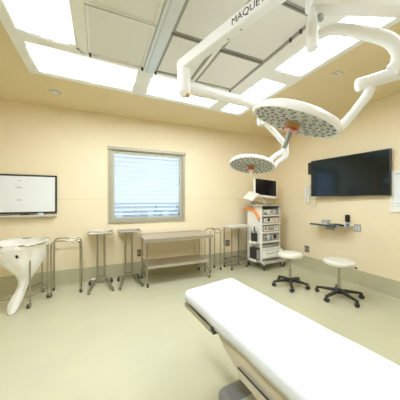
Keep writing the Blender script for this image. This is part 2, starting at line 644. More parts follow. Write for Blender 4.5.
for x, y in ((-0.095, 2.64), (0.45, 2.68), (0.61, 2.70), (1.66, 1.50), (1.67, 2.73), (1.66, 1.62)):
    cyl(b, (x, y, ZP - 0.032), (x, y, ZP), 0.013, seg=12)
wpart('fastener', b, M['screw'], arr)


def light(quad, label):
    cx = sum(p[0] for p in quad) / 4; cy = sum(p[1] for p in quad) / 4
    t = thing('ceiling_light', label, 'ceiling light', (cx, cy, ZC), 0, 'recessed fluorescent lights in the ceiling array')
    bm = new()
    slab(bm, quad, ZC - .022, ZC - .012)
    wpart('diffuser', bm, M['diffuser_x' if quad[1][0] - quad[0][0] > .8 else 'diffuser_y'], t)
    bm = new()
    q = [Vector((x, y, 0)) for x, y in quad]
    c = Vector((cx, cy, 0))
    for i in range(4):
        a, d = q[i], q[(i + 1) % 4]
        a2, d2 = a + (c - a).normalized() * .022, d + (c - d).normalized() * .022
        slab(bm, [a.xy, d.xy, d2.xy, a2.xy], ZC - .030, ZC - .022)
    wpart('trim_frame', bm, M['fixture'], t)


light([(-0.695, 0.88), (-0.215, 0.88), (-0.215, 2.595), (-0.695, 2.555)], 'fluorescent ceiling light at the top left corner of the photo')
light([(-0.695, 2.69), (0.425, 2.735), (0.435, by(.43) - .05), (-0.695, by(-.7) - .05)], 'long fluorescent ceiling light left of the blue-grey beam nearest the window wall')
light([(0.585, 2.75), (1.70, 2.83), (1.70, by(1.70) - .05), (0.595, by(.6) - .05)], 'long fluorescent ceiling light behind the bend of the lettered arm')
light([(1.885, 2.29), (2.29, 2.29), (2.29, by(2.29) - .05), (1.885, by(1.885) - .05)], 'fluorescent ceiling light in the far right corner of the array')
light([(1.885, 0.45), (2.29, 0.45), (2.29, 2.10), (1.885, 2.10)], 'long fluorescent ceiling light on the right edge, crossed by the curved white arm')
light([(-0.695, -0.93), (-0.215, -0.93), (-0.215, 0.75), (-0.695, 0.75)], 'fluorescent ceiling light further back along the left side of the array')
light([(1.885, -0.93), (2.29, -0.93), (2.29, 0.30), (1.885, 0.30)], 'fluorescent ceiling light further back along the right side of the array')


def panel(x0, x1, y0, y1, label):
    t = thing('diffuser_panel', label, 'ceiling panel', ((x0 + x1) / 2, (y0 + y1) / 2, ZC), 0, 'grey perforated air panels in the ceiling array')
    bm = new(); box(bm, (x0 + .03, y0 + .012, ZC - .025), (x1 - .03, y1 - .012, ZC - .015), .002); wpart('panel', bm, M['perf'], t)
    bm = new()
    box(bm, (x0, y0, ZC - .034), (x0 + .03, y1, ZC - .005), .002)
    box(bm, (x1 - .03, y0, ZC - .034), (x1, y1, ZC - .005), .002)
    box(bm, (x0 + .03, y0, ZC - .034), (x1 - .03, y0 + .012, ZC - .005), .002)
    box(bm, (x0 + .03, y1 - .012, ZC - .034), (x1 - .03, y1, ZC - .005), .002)
    wpart('rim', bm, M['gasket' if 'middle' in label or 'right' in label else 'fixture'], t)
    return t


ROWS = ((2.0, 2.66), (1.32, 1.98), (0.64, 1.30), (-0.04, 0.62))
WHERE = ('nearest the window wall', 'second from the window wall', 'third from the window wall', 'fourth from the window wall')
for (y0, y1), wh in zip(ROWS, WHERE):
    o = .03 if y0 == 2.0 else .02
    panel(-0.112, 0.462, y0, y1, 'grey perforated ceiling panel left of the blue-grey beam, ' + wh)
    panel(0.600, 1.085, y0 + o, y1 + o, 'grey perforated ceiling panel in the middle column, ' + wh)
    panel(1.125, 1.695, y0 + 2 * o, y1 + 2 * o, 'grey perforated ceiling panel in the right column, ' + wh)
b = new(); box(b, (1.087, YN + .06, ZP), (1.123, 2.735, ZC - .002), .003); wpart('mullion', b, M['fixture'], arr)

# small ceiling devices
t = thing('ceiling_speaker', 'small round white ceiling disc left of the window', 'ceiling disc', (-0.60, 3.875, ZC))
b = new(); lathe(b, [(0, -.016), (.06, -.016), (.075, -.010), (.085, 0), (0, 0)], 28); obj('rim', b, M['mid_grey'], t)
b = new(); lathe(b, [(0, -.022), (.03, -.021), (.045, -.016), (0, -.015)], 24); obj('grille', b, M['white_metal'], t)
t = thing('ceiling_sensor', 'small white ceiling sensor right of the array above the wall television', 'sensor', (2.69, 1.877, ZC))
b = new(); box(b, (-.06, -.045, -.018), (.06, .045, 0), .006); obj('housing', b, M['white_plastic'], t)
b = new(); box(b, (-.05, -.012, -.026), (.01, .012, -.017), .004); obj('indicator', b, M['rose'], t)


# ------------------------------------------------------------------ surgical lights
def lamp_matrix(center, n):
    n = Vector(n).normalized()        # n points down out of the lamp; local -z = n
    z = -n
    x = Vector((0.9144, -0.4047, 0)); x = (x - z * x.dot(z)).normalized()
    y = z.cross(x)
    m = Matrix((x, y, z)).transposed().to_4x4()
    m.translation = Vector(center)
    return m


def lamp_head(root, center, n, r, th):
    """round multi-led head: enamel dome, lattice underside, centre handle"""
    mtx = lamp_matrix(center, n)
    bm = new()
    lathe(bm, [(0, th + .012), (r * .5, th + .010), (r * .86, th + .002), (r * .96, th * .80), (r, th * .45), (r, .008), (r * .985, -.004), (r * .955, -.006), (r * .945, .004)], 64, mtx)
    head = wpart('lamp_head', bm, M['white_metal'], root, 50)
    bm = new()
    lathe(bm, [(0, .004), (r * .95, .004), (r * .95, .012), (0, .012)], 64, mtx)
    # lattice ribs
    for rr in (.33, .45, .57, .69, .81):
        pts = [mtx @ Vector((rr * r * math.cos(a), rr * r * math.sin(a), .001)) for a in [2 * PI * k / 48 for k in range(48)]]
        tube(bm, pts, .003, 6, closed=True)
    o = wpart('lattice', bm, M['led_frame'], root, 40)
    bm = new()
    for k, rr in enumerate((.27, .39, .51, .63, .75, .87)):
        nn = int(round(2 * PI * rr / .125))
        for j in range(nn):
            a = 2 * PI * (j + .5 * (k % 2)) / nn
            c = Vector((rr * r * math.cos(a), rr * r * math.sin(a), 0))
            lm = mtx @ Matrix.Translation(c) @ Matrix.Rotation(a, 4, 'Z')
            q = r * .050
            lathe(bm, [(0, -.006), (q * .5, -.004), (q * .9, .000), (q, .004), (0, .006)], 8, lm, mi=(j + k) % 2)
    wpart('led_lenses', bm, [M['led_cell'], M['mid_grey']], root, 40)
    # centre
    bm = new(); lathe(bm, [(0, -.006), (r * .19, -.006), (r * .20, .0), (r * .20, .006), (0, .006)], 28, mtx); hub = wpart('centre_hub', bm, M['gasket'], root)
    bm = new(); lathe(bm, [(0, -.040), (r * .15, -.040), (r * .165, -.03), (r * .165, -.008), (0, -.006)], 28, mtx); wpart('centre_collar', bm, M['amber'], root)
    bm = new(); lathe(bm, [(0, -.048), (r * .13, -.048), (r * .14, -.044), (r * .14, -.040), (0, -.038)], 28, mtx); wpart('centre_band', bm, M['brown_red'], root)
    bm = new(); lathe(bm, [(0, -.068), (r * .11, -.068), (r * .155, -.060), (r * .16, -.052), (r * .13, -.048), (0, -.046)], 28, mtx); wpart('handle_flange', bm, M['rose'], root)
    for k in range(3):
        bm = new()
        a = 2 * PI * k / 3 + .4
        box(bm, (r * .13, -.018, -.062), (r * .20, .018, -.040), .006, mtx=mtx @ Matrix.Rotation(a, 4, 'Z'))
        wpart('clip', bm, M['red'], root)
    return mtx


# -- near lamp
sl = thing('surgical_light', 'near large round surgical light with grey handle on the curved white arm', 'surgical light', (1.75, 0.85, ZC))
C1 = Vector((1.294, 1.232, 2.058)); N1 = Vector((-.235, .284, -.93)).normalized()
m1 = lamp_head(sl, C1, N1, .314, .06)
b = new(); lathe(b, [(0, -.19), (.013, -.19), (.018, -.185), (.017, -.12), (.020, -.075), (.018, -.068), (0, -.066)], 20, m1); wpart('handle', b, M['grey_plastic'], sl)
edge = m1 @ Vector((.30, 0, .03))
HUB1 = Vector((2.15, 0.72, ZC - .036))
b = new(); lathe(b, [(0, -.05), (.16, -.05), (.19, -.03), (.20, 0), (0, 0)], 36, Matrix.Translation(HUB1)); cyl(b, HUB1 - Vector((0, 0, .04)), (2.15, 0.72, 2.66), .055)
wpart('ceiling_mount', b, M['white_metal'], sl)
# horizontal extension arm to the post
pA = Vector((1.287, 1.071, 2.835)); pH = Vector((2.15, 0.72, 2.835))
d = (pH - pA).normalized(); s = Vector((-d.y, d.x, 0))
b = new()
for (z0, z1, w) in ((-.075, .075, .07),):
    ring = lambda p, k: [p + s * a * w * k + Vector((0, 0, c)) for a, c in ((-.7, z0), (.7, z0), (1, z0 * .6), (1, z1 * .6), (.7, z1), (-.7, z1), (-1, z1 * .6), (-1, z0 * .6))]
    loft(b, [ring(pA - d * .02, .8), ring(pA + d * .06, 1), ring(pH - d * .08, 1), ring(pH + d * .06, .9)])
wpart('extension_arm', b, M['white_metal'], sl)
b = new(); box(b, (-.018, -.014, -.02), (.018, .014, .02), .004, mtx=Matrix.Translation(Vector((1.345, 1.055, 2.715)))); wpart('cover_cap', b, M['gasket'], sl)
b = new(); tube(b, [(1.287, 1.071, 2.80), (1.287, 1.071, 2.73), (1.287, 1.071, 2.70), (1.287, 1.071, 2.66), (1.287, 1.071, 2.505), (1.287, 1.071, 2.495)], [.022, .024, .032, .038, .040, .034], 24); wpart('post', b, M['white_metal'], sl)
# spring arm: loops out to the right and returns to the yoke tube
b = new()
ctrl = [(1.300, 1.066, 2.565), (1.345, 1.050, 2.60), (1.42, 1.000, 2.622), (1.522, .905, 2.568), (1.618, .800, 2.478), (1.655, .765, 2.395), (1.668, .775, 2.332), (1.655, .80, 2.300)]
tube(b, smooth_path(ctrl, 6), [.026 + .014 * min(1, i / 20) for i in range(43)], 18)
wpart('spring_arm', b, M['white_metal'], sl)
b = new()
ta, tb = Vector((1.575, .955, 2.262)), Vector((1.80, .735, 2.322))
tube(b, [ta - (tb - ta).normalized() * .010, ta, tb], [.034, .042, .042], 22); wpart('swivel_tube', b, M['white_metal'], sl)
b = new()
tube(b, smooth_path([(1.63, .905, 2.265), (1.63, .925, 2.20), (1.61, .985, 2.12), (1.59, 1.05, 2.045), edge], 6), [.029 + .005 * (abs(i - 12) / 12) for i in range(25)], 18)
wpart('yoke', b, M['white_metal'], sl)

# -- far lamp with lettered arm
fl = thing('surgical_light', 'far smaller round surgical light hung from the lettered square arm', 'surgical light', (1.053, 0.677, ZC))
C2 = Vector((1.809, 2.425, 1.935)); N2 = Vector((-.22, -.13, -.965)).normalized()
m2 = lamp_head(fl, C2, N2, .291, .05)
b = new(); lathe(b, [(0, -.135), (.011, -.135), (.016, -.13), (.016, -.09), (.018, -.068), (0, -.066)], 20, m2); wpart('handle', b, M['white_plastic'], fl)
H2 = Vector((1.053, 0.677, ZC - .036))
b = new(); lathe(b, [(0, -.05), (.16, -.05), (.19, -.03), (.20, 0), (0, 0)], 36, Matrix.Translation(H2)); cyl(b, H2 - Vector((0, 0, .04)), (1.053, .677, 2.60), .055)
wpart('ceiling_mount', b, M['white_metal'], fl)
a0 = Vector((0.671, 1.961, 2.705)); a1 = Vector((1.053, 0.677, 2.705))
d = (a1 - a0).normalized(); s = Vector((-d.y, d.x, 0))
b = new()
ring = lambda p, w, h: [p + s * a * w + Vector((0, 0, c * h)) for a, c in ((-.8, -1), (.8, -1), (1, -.85), (1, .85), (.8, 1), (-.8, 1), (-1, .85), (-1, -.85))]
loft(b, [ring(a0, .036, .042), ring(a0 + d * .02, .040, .047), ring(a1 - d * .03, .042, .048), ring(a1 + d * .06, .036, .042)])
arm = wpart('extension_arm', b, M['white_metal'], fl)
# raised lettering on the side of the arm that faces the camera
tb_ = text_bm('MAQUET', .066, .0015)
side = -s if (-s).dot(Vector((-1, -1, 0))) > 0 else s
xax, zax = d, Vector((0, 0, 1))
rm = Matrix((xax, zax, xax.cross(zax))).transposed().to_4x4()
rm.translation = a0 + d * .655 + side * .0415 + Vector((0, 0, -.022))
bmesh.ops.transform(tb_, matrix=rm, verts=tb_.verts[:])
shift(tb_, -Vector(fl.location))
obj('lettering', tb_, M['dark_text'], fl)['label'] = 'dark maker lettering on the arm side'
b = new()
for q in (.58, .70):
    b = new()
    p = a0 + d * q + Vector((0, 0, -.048)) + s * .01
    box(b, p - Vector((.008, .008, .006)), p + Vector((.008, .008, .004)), .002)
    wpart('screw_cover', b, M['mid_grey'], fl)
b = new(); tube(b, [(.687, 1.908, 2.665), (.687, 1.908, 2.655), (.687, 1.908, 2.53), (.692, 1.908, 2.465), (.71, 1.91, 2.43)], [.052, .060, .060, .056, .036], 24); wpart('elbow_joint', b, M['white_metal'], fl)
b = new(); box(b, (.695, 1.868, 2.415), (.735, 1.90, 2.440), .004); wpart('cover_cap', b, M['amber'], fl)
b = new(); tube(b, [(.687, 1.91, 2.515), (.80, 1.935, 2.52), (1.40, 2.058, 2.568), (1.70, 2.10, 2.568)], [.052, .060, .054, .044], 20); wpart('spring_arm', b, M['white_metal'], fl)
b = new(); tube(b, [(1.69, 2.09, 2.59), (1.69, 2.09, 2.58), (1.69, 2.09, 2.36), (1.69, 2.09, 2.35)], [.03, .044, .044, .032], 20); wpart('swivel_post', b, M['white_metal'], fl)
b = new(); tube(b, [(1.70, 2.09, 2.42), (1.90, 2.118, 2.318), (2.09, 2.150, 2.205), (2.13, 2.17, 2.16)], [.028, .031, .033, .036], 16); wpart('drop_arm', b, M['white_metal'], fl)
b = new(); tube(b, [(2.135, 2.17, 2.215), (2.135, 2.17, 2.205), (2.165, 2.20, 2.07), (2.165, 2.20, 2.04)], [.03, .045, .045, .03], 18); tube(b, [(2.15, 2.19, 2.12), (2.06, 2.27, 2.06), (1.99, 2.35, 1.97)], [.033, .028, .024], 14); wpart('knuckle', b, M['white_metal'], fl)
b = new(); tube(b, [(2.165, 2.20, 2.075), (2.17, 2.205, 2.03)], [.034, .030], 16); tube(b, [(2.17, 2.205, 2.045), (2.09, 2.25, 1.98), (2.05, 2.29, 1.905)], [.028, .030, .022], 14); wpart('yoke', b, M['white_metal'], fl)

# ------------------------------------------------------------------ wall board (left)
t = thing('wall_board', 'white display board in a black frame on the wall above the linen bag stand', 'board', (-1.10, YB, 1.24))
b = new(); box(b, (-1.70, YB - .05, 1.275), (-.665, YB - .002, 1.90), .006); wpart('frame', b, M['black'], t)
b = new(); box(b, (-1.68, YB - .053, 1.300), (-.690, YB - .045, 1.872), .002); wpart('surface', b, M['board_white'], t)
b = new()
for (x, z, w) in ((-1.165, 1.793, .05), (-1.18, 1.69, .085), (-1.175, 1.485, .07)):
    for k in range(5):
        box(b, (x - w / 2 + k * w / 5, YB - .0545, z + random.uniform(-.006, .004)), (x - w / 2 + (k + .7) * w / 5, YB - .0525, z + .012 + random.uniform(-.004, .006)), .0008)
wpart('scribble', b, M['grey_plastic'], t)
b = new(); box(b, (-1.68, YB - .10, 1.222), (-.665, YB - .002, 1.236), .004); box(b, (-1.68, YB - .103, 1.222), (-.665, YB - .096, 1.252), .003); wpart('tray', b, M['mid_grey'], t)
t = tag(obj('eraser', (lambda bm: (box(bm, (-.06, -.02, 0), (.06, .02, .028), .006), bm)[1])(new()), M['black'], loc=(-1.10, YB - .06, 1.2365)), 'black eraser lying on the tray under the white board', 'eraser')
t = tag(obj('cloth_wipe', (lambda bm: (box(bm, (-.035, -.02, 0), (.035, .022, .045), .012), bm)[1])(new()), M['paper'], loc=(-.89, YB - .06, 1.2365)), 'small white pad on the tray under the white board', 'wipe pad')


# ------------------------------------------------------------------ casters / stands
def caster(parent, x, y, r=.028, wide=.02, rot=0.0, z0=0.0):
    """swivel caster, child of a thing: fork with its wheel as sub-part"""
    bm = new()
    m = Matrix.Rotation(rot, 4, 'Z')
    cyl(bm, (0, 0, r * 1.75), (0, 0, r * 2.6), r * .33, seg=12)
    box(bm, (-r * .7, -wide * .75, r * 1.9), (r * .55, wide * .75, r * 2.15), .002)
    for s_ in (-1, 1):
        box(bm, (-r * .95, s_ * wide * .75 - .0015, r * .75), (-r * .1, s_ * wide * .75 + .0015, r * 2.1), .001)
    bmesh.ops.transform(bm, matrix=m, verts=bm.verts[:])
    c = obj('caster', bm, M['chrome'], parent, loc=(x, y, z0))
    bm = new()
    ax = Vector((0, 1, 0))
    lathe(bm, [(r * .3, -wide / 2), (r * .85, -wide / 2), (r, -wide * .3), (r, wide * .3), (r * .85, wide / 2), (r * .3, wide / 2)], 20,
          m @ Matrix.Translation((-r * .5, 0, r)) @ Matrix.Rotation(PI / 2, 4, 'X'))
    lathe(bm, [(0, -wide * .55), (r * .32, -wide * .55), (r * .32, wide * .55), (0, wide * .55)], 12,
          m @ Matrix.Translation((-r * .5, 0, r)) @ Matrix.Rotation(PI / 2, 4, 'X'))
    obj('wheel', bm, M['rubber'], c)
    return c


def rounded_rect(cx, cy, hx, hy, rr, z, n=6):
    pts = []
    for sx, sy, a0_ in ((1, 1, 0), (-1, 1, PI / 2), (-1, -1, PI), (1, -1, 3 * PI / 2)):
        for k in range(n + 1):
            a = a0_ + k / n * PI / 2
            pts.append(Vector((cx + sx * (hx - rr) + rr * math.cos(a), cy + sy * (hy - rr) + rr * math.sin(a), z)))
    return pts


# linen stand with bag at the far left
t = thing('linen_stand', 'round chrome rolling linen stand holding the white bag, far left', 'linen stand', (-1.055, 4.02, 0))
HX, HY_, HR = .33, .35, .22
b = new(); tube(b, rounded_rect(0, 0, HX, HY_, HR, .885), .012, 12, closed=True); obj('ring', b, M['chrome'], t)
FEET = ((.17, -.215), (.33, .05), (.20, .345), (-.26, -.20))
for fx, fy in FEET:
    b = new(); tube(b, fillet([(fx, fy, .07), (fx, fy, .80), (fx * 1.0, fy * 1.0, .875)], .03), .011, 12); obj('leg', b, M['chrome'], t)
    caster(t, fx, fy, .030, .022, random.uniform(0, 6))
b = new(); tube(b, [(.17, -.215, .16), (.33, .05, .16), (.20, .345, .16), (-.26, -.20, .16), (.17, -.215, .16)], .008, 8); obj('lower_rail', b, M['chrome'], t)
# the bag, draped over the ring
bg = thing('linen_bag', 'white plastic bag hanging in the round stand, its tail trailing on the floor', 'bag', (-1.055, 4.02, 0))
b = new()
rings = []
NB = 40
def bag_ring(z, cx, cy, hx, hy, ru):
    out = []
    for k in range(NB):
        a = 2 * PI * k / NB
        w = 1 + ru * (math.sin(a * 7 + z * 9) * .6 + math.sin(a * 13 - z * 14) * .4)
        out.append((cx + hx * w * math.cos(a), cy + hy * w * math.sin(a), z))
    return out
for z, cx, cy, hx, hy, ru in ((.835, 0, 0, .352, .375, .02), (.87, 0, 0, .352, .375, .010), (.895, 0, 0, .348, .370, .004), (.902, 0, 0, .335, .355, .0), (.885, 0, 0, .322, .34, .003),
                              (.80, .0, 0, .310, .33, .02), (.70, .02, -.0, .285, .29, .05), (.60, .05, -.02, .235, .24, .07), (.52, .07, -.04, .175, .18, .09), (.45, .085, -.07, .115, .12, .10),
                              (.38, .085, -.10, .075, .08, .10), (.31, .075, -.13, .055, .06, .10), (.24, .055, -.17, .055, .055, .12), (.17, .03, -.22, .066, .055, .12), (.10, .01, -.255, .070, .06, .12), (.05, 0, -.28, .062, .065, .10), (.012, -.002, -.30, .05, .065, .08), (.004, -.002, -.30, .03, .04, .05)):
    rings.append(bag_ring(z, cx, cy, hx, hy, ru))
loft(b, rings, cap=False)
obj('bag', b, M['film'], bg, sharp=80)
b = new(); box(b, (-.014, -.006, -.022), (.014, .0, .022), .002, mtx=Matrix.Translation((.055, -.325, .745)) @ Matrix.Rotation(-.5, 4, 'Y') @ Matrix.Rotation(-.1, 4, 'X')); obj('print_mark', b, M['black'], bg)['label'] = 'small dark printed mark'

# empty chrome hamper stand
def hamper(loc, rotz, w, dpt, h, label, r=.0125):
    t = thing('hamper_stand', label, 'hamper stand', loc, rotz, 'empty chrome hamper stands')
    for y_ in (-dpt / 2, dpt / 2):
        bm = new(); tube(bm, fillet([(-w / 2, y_, .07), (-w / 2, y_, h), (w / 2, y_, h), (w / 2, y_, .07)], .085, 7), r, 12); obj('hoop', bm, M['chrome'], t)
    for s_ in (-1, 1):
        bm = new(); cyl(bm, (s_ * w / 2, -dpt / 2, h - .10), (s_ * w / 2, dpt / 2, h - .10), r * .8, seg=10); obj('side_rail', bm, M['chrome'], t)
        for y_ in (-dpt / 2, dpt / 2):
            caster(t, s_ * w / 2, y_, .028, .02, random.uniform(0, 6))
    return t


hamper((-.490, 4.235, 0), 0.02, .395, .28, .855, 'empty chrome hoop stand beside the white linen bag')
hamper((2.18, 4.265, 0), .35, .30, .16, .88, 'narrow empty chrome hoop stand between the long steel table and small table', .009)


# ------------------------------------------------------------------ mayo stands
def mayo(loc, dx, label):
    t = thing('instrument_stand', label, 'instrument stand', loc, 0, 'pair of steel instrument tray stands')
    bm = new()   # shallow tray with raised rim
    box(bm, (-.19, -.20, .918), (.19, .16, .926), .003)
    tray = obj('tray', bm, M['steel'], t)
    bm = new()
    tube(bm, rounded_rect(0, -.02, .19, .18, .03, .936, 4), .010, 8, closed=True)
    obj('tray_rim', bm, M['steel_mid'], tray)
    for x_ in (-.058 + dx, .058 + dx):
        bm = new(); cyl(bm, (x_, .10, .11), (x_, .10, .918), .016, seg=14); obj('post', bm, M['steel'], t)
    bm = new(); tube(bm, [(-.15 + dx, .10, .095), (.15 + dx, .10, .095)], .018, 12); box(bm, (-.085 + dx, .075, .09), (.085 + dx, .125, .135), .006); obj('base', bm, M['steel'], t)
    for s_ in (-1, 1):
        bm = new()
        p0 = Vector((s_ * .08 + dx, .10, .085)); p1 = Vector((s_ * .185 + dx, -.335, .026))
        dd = (p1 - p0).normalized(); sd = Vector((-dd.y, dd.x, 0)).normalized()
        loft(bm, [[p + sd * a * .016 + Vector((0, 0, c)) for a, c in ((-1, -.018 * k), (1, -.018 * k), (1, .018), (-1, .018))] for p, k in ((p0, 1), (p1, .7))])
        obj('leg', bm, M['steel'], t)
        bm = new(); lathe(bm, [(0, 0), (.016, 0), (.018, .012), (.012, .02), (0, .02)], 14); obj('foot', bm, M['rubber'], t, loc=(s_ * .182 + dx, -.325, 0))
        caster(t, s_ * .165 + dx, .10, .036, .024, PI / 2 + s_ * .5)
    bm = new(); cyl(bm, (.175, .135, .93), (.20, .165, .93), .014, seg=12); obj('knob', bm, M['black'], t)
    return t


mayo((.005, 4.30, 0), 0.01, 'steel tray stand on two posts next to the chrome hoop stand')
mayo((.487, 4.30, 0), 0.0, 'steel tray stand on two posts beside the long steel table')

# ------------------------------------------------------------------ long steel table
t = thing('instrument_table', 'long stainless steel table with a lower shelf under the window', 'table', (1.325, 4.13, 0))
b = new()
box(b, (-.645, -.29, .800), (.645, .29, .832), .006)
box(b, (-.645, -.29, .770), (.645, -.278, .812), .003)
box(b, (-.645, .278, .832), (.645, .29, .850), .003)
obj('tabletop', b, M['steel_top'], t)
b = new(); box(b, (-.59, -.235, .325), (.59, .255, .345), .004); box(b, (-.59, -.24, .305), (.59, -.228, .35), .002); obj('shelf', b, M['steel_top'], t)
for sx in (-1, 1):
    for y_ in (-.245, .255):
        b = new(); cyl(b, (sx * .595, y_, .075), (sx * .595, y_, .80), .0145, seg=14); obj('leg', b, M['steel'], t)
        caster(t, sx * .595, y_, .030, .022, random.uniform(0, 6))
    b = new(); cyl(b, (sx * .595, -.245, .17), (sx * .595, .255, .17), .010, seg=10); obj('stretcher', b, M['steel'], t)

# ------------------------------------------------------------------ small tube-frame table
t = thing('side_table', 'small square steel table with tube frame beside the equipment cart', 'table', (2.745, 4.265, 0), .13)
b = new(); box(b, (-.255, -.16, .895), (.255, .15, .938), .006); obj('tabletop', b, M['steel_light'], t)
for sx in (-1, 1):
    for sy in (-1, 1):
        b = new(); cyl(b, (sx * .208, sy * .13, .09), (sx * .208, sy * .13, .895), .0125, seg=12); obj('leg', b, M['steel'], t)
        b = new(); lathe(b, [(0, 0), (.016, 0), (.018, .02), (.013, .05), (0, .05)], 14); obj('foot', b, M['rubber'], t, loc=(sx * .208, sy * .13, 0))
        b = new(); cyl(b, (sx * .208, sy * .13, .045), (sx * .208, sy * .13, .1), .0125, seg=12); obj('sleeve', b, M['chrome'], t)
b = new()
for z in (.09, .19):
    tube(b, [(-.208, -.13, z), (.208, -.13, z), (.208, .13, z), (-.208, .13, z)], .017, 10, closed=True)
obj('lower_frame', b, M['steel'], t)

# ------------------------------------------------------------------ equipment cart
CR = math.radians(6)
CX, CY = 3.128, 3.85
CW, CD = .57, .44
def cart_pt(x, y, z):
    return (CX + x * math.cos(CR) - y * math.sin(CR), CY + x * math.sin(CR) + y * math.cos(CR), z)
t = thing('equipment_cart', 'white medical equipment cart with stacked devices in the corner', 'cart', (CX, CY, 0), CR)
for x0 in (0, CW - .03):
    b = new(); box(b, (x0, 0, .195), (x0 + .03, CD, 1.36), .006); obj('side_panel', b, M['white_plastic'], t)
SH = (.26, .455, .60, .80, .985, 1.165)
for z in SH:
    b = new(); box(b, (.028, -.025, z - .022), (CW - .028, CD - .01, z), .003); box(b, (.028, -.035, z - .03), (CW - .028, -.022, z + .004), .004); obj('shelf', b, M['white_plastic'], t)
b = new(); box(b, (.03, CD - .02, .26), (CW - .03, CD - .005, 1.35), .002); obj('back_panel', b, M['gasket'], t)
b = new(); box(b, (-.075, -.05, 1.36), (CW + .02, CD + .02, 1.388), .012); obj('top', b, M['mid_grey'], t)
b = new()
box(b, (-.02, -.09, .150), (CW + .08, CD + .02, .20), .015)
box(b, (-.02, -.10, .140), (CW + .09, -.02, .19), .012)
obj('base', b, M['mid_grey'], t)
for x_, y_ in ((.02, -.06), (CW + .07, -.05), (.02, CD - .03), (CW + .03, CD - .03)):
    c = caster(t, x_, y_, (.060 if y_ < .2 else .045), .04, random.uniform(3.5, 5.5))
# left-hand outrigger rack
b = new()
for z in (.20, .58):
    box(b, (-.125, .03, z - .015), (-.0, .255, z), .004)
    box(b, (-.130, .025, z - .02), (-.120, .255, z + .03), .003)
obj('side_rack', b, M['white_plastic'], t)

def device(x0, y0, z, w, dpt, h, name, label, cat, body='white_plastic'):
    o = thing(name, label, cat, cart_pt(x0, y0, z), CR)
    bm = new(); box(bm, (0, 0, .006), (w, dpt, h), .006); obj('housing', bm, M[body], o)
    bm = new()
    for px in (.03, w - .03):
        for py in (.03, dpt - .03):
            cyl(bm, (px, py, 0), (px, py, .008), .010, seg=8)
    obj('feet', bm, M['rubber'], o)
    return o
def fbox(o, name, x0, x1, z0, z1, m, dep=.008):
    bm = new(); box(bm, (x0, -dep, z0), (x1, .002, z1), .002); return obj(name, bm, M[m], o)
def fknob(o, x, z, r, m='grey_plastic'):
    bm = new(); lathe(bm, [(0, .02), (r * .8, .02), (r, .012), (r, 0), (0, 0)], 16, Matrix.Translation((x, 0, z)) @ Matrix.Rotation(PI / 2, 4, 'X')); return obj('knob', bm, M[m], o)

DW = CW - .09
G = 'stacked devices on the equipment cart'
d1 = device(.045, .0, SH[5], DW, .34, .125, 'control_unit', 'topmost pale control unit on the cart, with dark display window', 'device', 'gasket'); d1['group'] = G
fbox(d1, 'face_plate', .02, .34, .02, .11, 'white_plastic'); fbox(d1, 'display', .20, .30, .035, .10, 'grey_plastic', .012); fbox(d1, 'label_strip', .36, .40, .03, .11, 'blue_grey')
fbox(d1, 'socket', .03, .10, .025, .055, 'black', .012); fknob(d1, .43, .085, .02)
d2 = device(.045, .0, SH[4], DW, .34, .125, 'control_unit', 'second control unit from the top of the cart, with a black round port', 'device', 'gasket'); d2['group'] = G
fbox(d2, 'face_plate', .03, .45, .02, .112, 'cream_plastic'); fknob(d2, .16, .075, .036, 'black'); fbox(d2, 'display', .27, .40, .045, .095, 'rose', .012); fbox(d2, 'socket', .06, .10, .04, .07, 'gasket', .012)
d3 = device(.045, .0, SH[3], DW, .34, .135, 'control_unit', 'third control unit from the top of the cart, with grey rectangular display', 'device', 'gasket'); d3['group'] = G
fbox(d3, 'face_plate', .02, .46, .02, .12, 'white_plastic'); fbox(d3, 'display', .13, .32, .035, .105, 'gasket', .012); fknob(d3, .38, .085, .022); fbox(d3, 'socket', .05, .09, .05, .10, 'black', .012)
d4 = device(.045, .0, SH[2], DW, .34, .15, 'control_unit', 'fourth dark-fronted control unit on the cart, above the printer', 'device', 'gasket'); d4['group'] = G
fbox(d4, 'face_plate', .05, .44, .03, .12, 'mid_grey'); fknob(d4, .35, .085, .05, 'black'); fbox(d4, 'display', .12, .17, .05, .15, 'white_plastic', .014); fbox(d4, 'socket', .20, .25, .02, .10, 'blue', .012); fknob(d4, .08, .06, .022, 'black')
d5 = device(.06, .03, SH[1], DW - .03, .30, .07, 'recorder', 'low dark recorder on the open cart shelf above the printer', 'device', 'gasket'); d5['group'] = G
fbox(d5, 'display', .02, .25, .02, .05, 'mid_grey')
d6 = device(.015, -.09, SH[0], DW + .06, .42, .155, 'printer', 'white printer on the lowest shelf of the equipment cart', 'printer')
fbox(d6, 'paper_tray', .05, .50, .02, .07, 'white_plastic', .03); fbox(d6, 'display', .36, .42, .075, .11, 'black'); fbox(d6, 'slot', .06, .32, .09, .105, 'gasket', .004)

# suction canister + foot pedal box on the side rack
cn = thing('suction_canister', 'dark suction canister set on the upper side rack of the cart', 'canister', cart_pt(-.069, .15, .58))
b = new(); lathe(b, [(0, 0), (.060, 0), (.064, .02), (.066, .20), (.066, .205), (0, .205)], 24); obj('jar', b, M['rubber'], cn)
b = new(); lathe(b, [(0, .205), (.067, .205), (.067, .235), (.03, .25), (0, .25)], 24); obj('lid', b, M['grey_plastic'], cn)
b = new(); tube(b, smooth_path([(0, 0, .245), (-.02, -.04, .33), (-.04, -.075, .27), (-.03, -.085, .14)], 6), .010, 8); obj('hose', b, M['black'], cn)
pd = device(-.115, .04, .20, .10, .20, .27, 'power_box', 'dark grey box standing on the lower side rack of the cart', 'box', 'rubber')
fbox(pd, 'face_plate', .015, .085, .03, .23, 'gasket')

